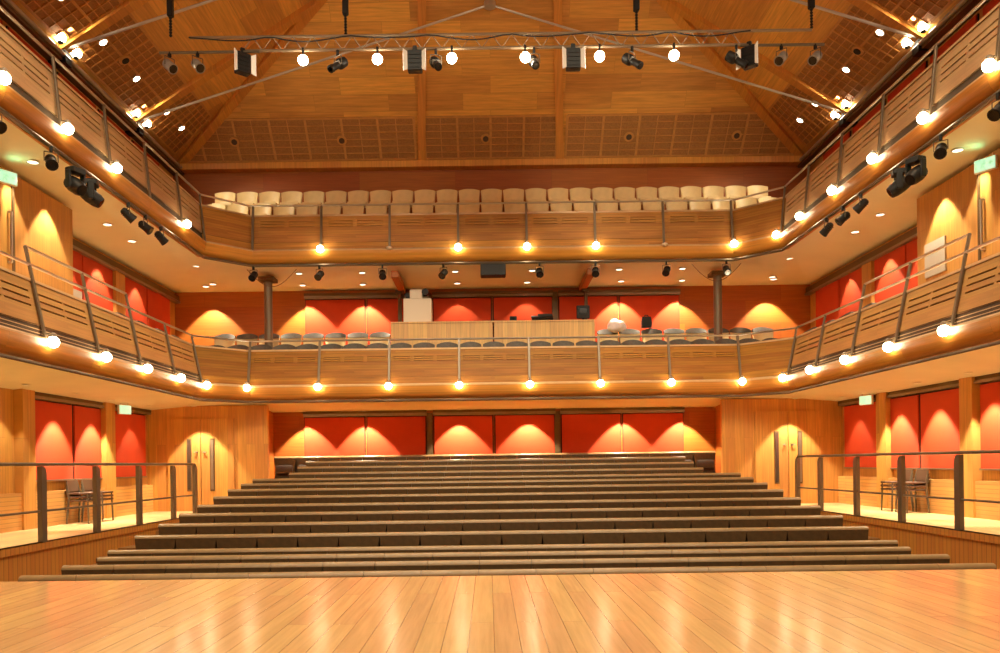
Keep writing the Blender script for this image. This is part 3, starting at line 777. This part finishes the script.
def flood(name, k=.72):
    r_ = thing(name, '', 'floodlight')
    MB().cbox(-.05, .05, -.04, .04, -.12, .03, .008).build('clamp', 'blk', r_)
    b = MB().cbox(-.17, .17, -.1, .12, -.58, -.1, .02).build('body', 'blk', r_)
    for q in range(4): MB().cbox(-.13, .13, -.115, -.1, -.52+q*.1, -.49+q*.1, .003).build('heat_fin', 'plastic', b)
    for a in (-1, 1):
        MB().add([(a*.17, -.1, -.56), (a*.17, -.1, -.14), (a*.26, -.16, -.1), (a*.26, -.16, -.62), (a*.18, -.09, -.56), (a*.18, -.09, -.14), (a*.27, -.15, -.1), (a*.27, -.15, -.62)],
                 [(0,1,2,3),(7,6,5,4),(0,4,5,1),(1,5,6,2),(2,6,7,3),(3,7,4,0)]).build('barn_door', 'white', r_)
    shrink(r_, k); remember(r_); return r_
YT = 14.; TX = lambda px: (px-482.8)*YT/820-.18
ZT1, ZT2 = 8.41, 8.17
tr = thing('lighting_truss', 'long grey ladder truss hung across the hall below the roof', 'truss')
xa, xb = TX(243), TX(752)
for z in (ZT1, ZT2): MB().tube((xa if z == ZT2 else TX(190), YT, z), (xb if z == ZT2 else TX(812), YT, z), .025, 8).build('chord', 'trussm', tr, True)
MB().tube((xa, YT+.22, ZT2+.12), (xb, YT+.22, ZT2+.12), .022, 8).build('chord', 'trussm', tr, True)
mb = MB(); k = 0; xx = xa
while xx < xb-.3:
    mb.tube((xx, YT, ZT2), (xx+.17, YT, ZT1), .007, 5); mb.tube((xx+.17, YT, ZT1), (xx+.34, YT, ZT2), .009, 5)
    mb.tube((xx, YT, ZT2), (xx+.17, YT+.22, ZT2+.12), .008, 5); mb.tube((xx+.17, YT+.22, ZT2+.12), (xx+.34, YT, ZT2), .008, 5); xx += .34
mb.build('lacing', 'trussm', tr)
MB().tube((TX(160), YT-.02, ZT2-.02), (TX(260), YT-.02, ZT2-.02), .025, 8).build('end_pipe', 'steel', tr, True)
MB().tube((TX(740), YT-.02, ZT2-.02), (TX(824), YT-.02, ZT2-.02), .025, 8).build('end_pipe', 'steel', tr, True)
mb = MB(); pts = []
for i in range(60):
    t = i/59; px = 190+(560)*t
    pts.append((TX(px), YT-.05, ZT1-.02-.1*abs(math.sin(t*PI*7))*(.4+.6*math.sin(t*9)**2)))
mb.path(pts, .012, 5)
tag(mb.build('cable', 'blk'), 'black power cable looped along the lighting truss', 'cable')
for i, px in enumerate((171, 346, 637, 812)):
    X = TX(px); zc = ZE+PS*(XW-abs(X))-.06
    r_ = thing('chain_hoist', 'black chain hoist holding up the truss, %s of four from the left' % ORD[i], 'hoist', T(X, YT, ZT1))
    mb = MB()
    zz = .02
    while zz < .35: mb.lathe([(.016, 0), (.03, .02), (.016, .05)], 6, T(0, 0, zz)); zz += .05
    mb.build('lower_chain', 'blk', r_)
    MB().cbox(-.05, .05, -.05, .05, .36, .7, .015).build('motor', 'blk', r_)
    MB().tube((0, 0, .7), (0, 0, zc-ZT1), .012, 6).build('upper_chain', 'blk', r_)
p1 = profile_spot('profile_spotlight'); p2 = flood('floodlight'); p3 = par('par_spotlight', 'grey', .72)
u1, u2, u3 = [], [], []
zh = ZT2-.03
for px, rz, w in ((338, -.7, 'left of the first large bulb pair'), (436, .3, 'beside the floodlight left of the hall middle'), (534, .1, 'just right of the middle bulb'), (632, .8, 'below the third hoist'), (736, 1.1, 'at the right end floodlight')):
    place(p1, u1, T(TX(px), YT-.02, zh, rz), 'black profile spotlight under the truss, ' + w, 'truss spotlights')
for px, rz, w in ((243, .7, 'near the left end of truss'), (415, 0, 'left of the hall middle'), (573, 0., 'right of the hall middle'), (749, -.7, 'near the right end of truss')):
    place(p2, u2, T(TX(px), YT-.02, zh+.05, rz), 'black box floodlight with white flaps, ' + w, 'truss floodlights')
for px, rz, w in ((170, 1.0, 'outermost on the left end pipe'), (198, .8, 'second on the left end pipe'), (781, -.8, 'second on the right end pipe'), (815, -.9, 'outermost on the right end pipe')):
    place(p3, u3, T(TX(px), YT-.02, zh, rz), 'silver can spotlight under the truss, ' + w, 'truss cans')
tb = thing('truss_bulb', '', 'lamp')
MB().sphere((0, 0, 0), .085, 16, 10).build('globe', 'bulb2', tb, True)
MB().tube((0, 0, .08), (0, 0, .21), .02, 8).build('socket', 'blk', tb)
remember(tb); used = []
for i, px in enumerate((304, 378, 452, 525, 599, 673)):
    place(tb, used, T(TX(px), YT-.08, 7.965), 'bright round bulb below the lighting truss, %s of six from the left' % ORD[i], 'truss bulbs')
# spots hung from the top tier pipe at the rear
ps = par('par_spotlight', 'blk', .72); used = []
for i, px in enumerate((256, 322, 385, 446, 542, 598, 669, 729)):
    place(ps, used, T((px-488)*19.9/820-.18, 19.9, 5.92, random.uniform(-.5, .5)), 'small black spotlight under the rear of top tier, %s of eight from the left' % ORD[i], 'rear tier spotlights')
for s, sn in ((-1, 'left'), (1, 'right')):
    for y, rz, w in ((15.0, 2.2, 'third from the rear corner'), (15.75, 1.6, 'second from the rear corner'), (16.5, 2.5, 'nearest the rear corner'), (12.35, .6, 'next to the large pair'), (10.95, 1.2, 'farthest from the rear corner')):
        place(ps, used, T(s*6.7, y, 5.92, -s*rz), 'small black spotlight under the %s side of top tier, %s' % (sn, w), 'side tier spotlights')
def mover(name, k=.78):
    r_ = thing(name, '', 'moving light')
    MB().cbox(-.16, .16, -.12, .12, -.12, 0, .02).build('base', 'blk', r_)
    for a in (-1, 1): MB().cbox(a*.18-.03, a*.18+.03, -.06, .06, -.44, -.08, .012).build('yoke_arm', 'blk', r_)
    q = Matrix.Translation((0, 0, -.36)) @ Matrix.Rotation(R(-55), 4, 'X')
    h = MB().lathe([(.08, .22), (.14, .19), (.16, .05), (.15, -.1), (.12, -.2), (.1, -.2)], 16, q).build('head', 'blk', r_, True)
    MB().lathe([(.1, -.202), (.1, -.21), (.01, -.21)], 16, q).build('lens', 'lens', h)
    shrink(r_, k); remember(r_); return r_
mv = mover('moving_light'); used = []
for s, sn in ((-1, 'left'), (1, 'right')):
    for y, rz, w in ((13.55, 1.9, 'farther'), (13.0, 1.2, 'nearer')):
        place(mv, used, T(s*6.66, y, 5.84, -s*rz), 'bulky black moving light under the %s side of top tier, %s of the pair' % (sn, w), 'moving lights')
tag(MB().cbox(at(483, 20.0), at(508, 20.0), 19.75, 20.1, 5.62, 5.9, .02).build('projector', 'blk'), 'flat black box projector hung under the middle of top tier', 'projector')
for x, w in ((at(252, 20.1), 'left'), (at(741, 20.1), 'right')):
    pts = []
    for i in range(25):
        a = i/24; pts.append((x+(.0+1.2*a)*(1 if w == 'left' else -1), 19.9, 5.86-.42*math.sin(PI*a)))
    tag(MB().path(pts, .008, 5).build('hanging_cable', 'headerdark'), 'thin drooping cable under the top tier rear, %s one' % w, 'cable')

# ------------------------------------------------------------------ tie rods, brackets, uplights
for y, nm in ((19.32, 'rear'), (15.96, 'nearer')):
    r_ = thing('roof_tie', 'steel tie rods meeting at a hub below the roof, %s pair' % nm, 'tie rod')
    hub = (0, y, ZE+2.75)
    for s in (-1, 1):
        MB().tube((s*(XW-.25), y, ZE+.1), hub, .028, 8).build('rod', 'silver', r_, True)
        MB().box(*sorted((s*(XW-.36), s*(XW-.02))), y-.12, y+.12, ZE-.2, ZE+.04).build('bracket', 'blk', r_)
    MB().lathe([(.05, -.1), (.14, -.06), (.14, .06), (.05, .1)], 14, Matrix.Translation(hub)).build('hub', 'silver', r_, True)
def spot(name, loc, target, energy, size, blend=.3, col=(1, .8, .52), rad=.05):
    l = bpy.data.lights.new(name, 'SPOT'); l.energy = energy; l.spot_size = R(size); l.spot_blend = blend; l.color = col; l.shadow_soft_size = rad
    o = bpy.data.objects.new(name, l); COL.objects.link(o)
    o.location = loc; o.rotation_euler = (Vector(target)-Vector(loc)).to_track_quat('-Z', 'Y').to_euler()
    return o
WARM = (1, .86, .6)
ul = thing('bracket_uplight', '', 'spotlight')
MB().lathe([(.03, -.06), (.05, -.05), (.055, .0), (.05, .0)], 14).build('can', 'blk', ul, True)
MB().sphere((0, 0, .06), .1, 14, 8).build('bulb', 'spotg', ul, True)
remember(ul); used = []
for s, sn in ((-1, 'left'), (1, 'right')):
    for y, w in ((19.32, 'farther'), (15.96, 'nearer')):
        for q, dy in (('rear', .3), ('front', -.3)):
            place(ul, used, T(s*(XW-.36), y+dy, ZE+.12), 'glowing uplight on the %s %s roof bracket, %s one of its two' % (w, sn, q), 'bracket uplights')
        spot('uplight_beam', (s*(XW-.5), y-.3, ZE+.3), (s*3.0, y-.3, ZE+PS*5.4+.0), 260, 80, .8, WARM)
# recessed spots on the side roof slopes
rs = thing('recessed_spot', '', 'spotlight')
MB().lathe([(.09, -.01), (.1, .01), (.075, .02), (.07, .0)], 16).build('ring', 'white', rs, True)
MB().lathe([(.068, .0), (.068, .016), (.01, .018)], 16).build('lamp_face', M['spotg'], rs)
remember(rs); used = []
for s, sn in ((-1, 'left'), (1, 'right')):
    for q, y in enumerate((20.6, 19.65, 17.95, 16.4, 14.8)):
        Nn = Vector((-s*PS*ins, 0, -ins)); mt = Matrix.Translation(Vector((s*(XW-.8), y, ZE+PS*.8))+Nn*.05) @ Nn.to_track_quat('Z', 'Y').to_matrix().to_4x4()
        place(rs, used, mt, 'small bright recessed spot in the %s roof slope, %s from the rear' % (sn, ORD[q]), 'roof slope spots')
# ------------------------------------------------------------------ downlights
dl = thing('downlight', '', 'downlight')
MB().lathe([(.095, .0), (.1, -.012), (.08, -.016), (.075, -.004)], 18).build('ring', 'white', dl, True)
MB().lathe([(.074, -.002), (.074, -.008), (.01, -.008)], 18).build('lamp_face', 'down', dl)
remember(dl); used = []
sx = (-5.0, -3.42, -.93, .91, 3.39, 4.99)
dd = dl.copy(); COL.objects.link(dd)
MB().lathe([(.07, .0), (.075, -.008), (.06, -.012), (.055, -.004)], 16).build('ring', 'plaster', dd, True)
MB().lathe([(.054, -.001), (.054, -.004), (.01, -.004)], 16).build('lamp_face', 'down_dim', dd)
remember(dd); used2 = []
for i, x in enumerate(sx):
    place(dd, used2, T(x, 21.5, 2.513), 'downlight in the low soffit above the stalls rear row, %s of six from left' % ORD[i], 'stalls downlights')
    spot('downlight_beam', (x, 21.44, 2.49), (x, 21.66, 0), 480, 84, .22, WARM, .03)
for x in sx:
    spot('downlight_spill', (x, 21.3, 2.48), (x, 20.75, 1.3), 420, 62, .9, WARM, .04)
for i, x in enumerate((-7.55,)+sx+(7.4,)):
    place(dl, used, T(x, 21.6, 5.845), 'downlight over the middle tier rear seats, %s of eight from left' % ORD[i], 'middle rear downlights')
    spot('downlight_beam', (x, 21.75, 5.77), (x, 21.95, 3), 430 if i not in (3, 4) else 70, 84, .22, WARM, .03)
for s, sn in ((-1, 'left'), (1, 'right')):
    for i, (y, e) in enumerate(((19.2, 80), (17.3, 460), (15.8, 460), (14.1, 460 if s > 0 else 70), (12.4, 200), (10.6, 200))):
        place(dd, used2, T(s*8.1, y, 2.53), 'downlight in the soffit over the %s stage-level gallery, %s from the rear' % (sn, ORD[i]), 'gallery downlights')
        spot('downlight_beam', (s*8.1, y, 2.49), (s*8.3, y, 0), e, 76, .35, WARM, .03)
    place(dd, used2, T(s*7.25, 19.75, 2.56), 'downlight in the soffit before the %s rear doors' % sn, 'gallery downlights')
    spot('downlight_beam', (s*7.25, 19.75, 2.5), (s*7.25, 19.95, 0), 300, 78, .3, WARM, .03)
    for i, (y, x, e) in enumerate(((19.6, 8.2, 140), (17.7, 8.2, 200), (16.2, 8.2, 200), (14.15, 7.45, 260), (13.0, 7.45, 160), (11.8, 7.45, 260))):
        spot('downlight_beam', (s*x, y, 5.78 if x > 8 else 5.88), (s*(x+.15), y, 3), e, 76, .3, WARM, .03)
    for i, (y, x) in enumerate(((21.4, 7.3), (20.0, 7.25), (17.5, 7.72), (16.3, 7.68), (13.05, 7.36))):
        zz = 6.04-.22*(x-6.84)/1.76-.002 if y < 20.1 else 5.86
        place(dl, used, T(s*x, y, zz), 'downlight under the %s side of top tier, %s from the rear' % (sn, ORD[i]), 'middle tier side downlights')
for lv, z, y, xs in (('middle tier', 5.955, 20.75, (-4.9, -3.3, -.95, 1.0, 3.2, 4.8)),):
    for i, x in enumerate(xs):
        place(dl, used, T(x, y, z), 'front-row downlight under the rear of top tier, %s of six from left' % ORD[i], 'middle rear downlights')
# ------------------------------------------------------------------ exit signs
ex = thing('exit_sign', '', 'exit sign')
MB().cbox(-.17, .17, -.03, .03, -.26, -.05, .008).build('housing', 'white', ex)
MB().box(-.155, .155, -.036, -.03, -.245, -.065).build('face', 'exit_face', ex)
g = MB()                                              # running figure, doorway and arrow
g.add([(.1, -.038, -.2), (.1, -.038, -.1), (.06, -.038, -.15)], [(0, 1, 2)]).box(.09, .14, -.039, -.037, -.16, -.14)
g.box(-.14, -.12, -.039, -.037, -.235, -.08).box(-.14, -.05, -.039, -.037, -.09, -.08).box(-.06, -.05, -.039, -.037, -.235, -.08)
g.lathe([(.014, 0), (.014, .002)], 10, T(-.005, -.038, -.1, 0, PI/2))
for a, b in (((-.01, -.12), (-.03, -.17)), ((-.03, -.17), (.0, -.2)), ((0, -.2), (-.01, -.235)), ((-.03, -.17), (-.07, -.21)), ((-.01, -.13), (.03, -.15)), ((-.01, -.13), (-.045, -.14))):
    bar(g, (a[0], -.038, a[1]), (b[0], -.038, b[1]), .014, .004, (0, 1, 0))
g.build('pictogram', 'exit_green', ex)
MB().tube((-.1, 0, -.06), (-.1, 0, 0), .006, 6).tube((.1, 0, -.06), (.1, 0, 0), .006, 6).build('hanger', 'chrome', ex)
remember(ex); used = []
for s, sn in ((-1, 'left'), (1, 'right')):
    place(ex, used, T(s*8.28, 18.3, 2.54, -s*1.15), 'small lit exit sign over the %s stage-level gallery' % sn, 'exit signs')
    place(ex, used, T(s*7.62, 12.75, 5.78, -s*1.05), 'lit green exit sign by the timber lobby wall, %s middle tier' % sn, 'exit signs')
    spot('exit_glow', (s*7.58, 12.85, 5.75), (s*7.3, 12.85, 6.0), 3, 150, .9, (.35, 1, .5), .1)

# ------------------------------------------------------------------ added unseen fill spots over stage and hall; bracket and truss beams
for x in (-5.5, -2, 2, 5.5):
    spot('stage_fill', (x, 1.5, 8.8), (x*.7, 5.0, 0), 1000, 80, .6, (1, .87, .64), .25)  # added fill for the stage boards, no fixture behind it
for x in (-4.5, -1.5, 1.5, 4.5):
    spot('hall_fill', (x, 8.2, 10.5), (x, 13, 0), 900, 110, .8, WARM, .15)  # added overhead fill for the stalls, no fixture behind it
for x in (-4.5, 4.5):
    spot('hall_fill', (x, 4., 9.4), (x*.3, 20., 6.5), 600, 60, .8, WARM, .3)  # added fill towards the rear tiers, no fixture behind it
for s in (-1, 1):
    spot('bracket_downbeam', (s*8.05, 19.0, 9.2), (s*6.6, 20.9, 7.7), 230, 60, .7, WARM, .08)
    spot('top_seat_fill', (s*2, 13.9, 7.95), (s*3.4, 21., 7.9), 420, 50, .9, WARM, .08)  # added to brighten the top tier seats, tied to no truss fixture
for px in (304, 378, 452, 525, 599, 673):
    spot('truss_bulb_beam', (TX(px), YT-.08, 7.84), (TX(px), YT+1, 0), 260, 150, .6, WARM, .1)
w = bpy.data.worlds.new('world'); sc.world = w; w.use_nodes = True
w.node_tree.nodes['Background'].inputs[0].default_value = (1, .75, .5, 1); w.node_tree.nodes['Background'].inputs[1].default_value = .05
sc.view_settings.view_transform = 'Standard'; sc.view_settings.look = 'None'; sc.view_settings.gamma = 1; sc.view_settings.exposure = 0.15
sc.view_settings.use_curve_mapping = False
cy = sc.cycles
cy.use_denoising = True
try: cy.denoiser = 'OPENIMAGEDENOISE'
except Exception: pass
cy.sample_clamp_indirect = 6; cy.max_bounces = 8; cy.diffuse_bounces = 5; cy.caustics_reflective = False; cy.caustics_refractive = False
cy.use_light_tree = True
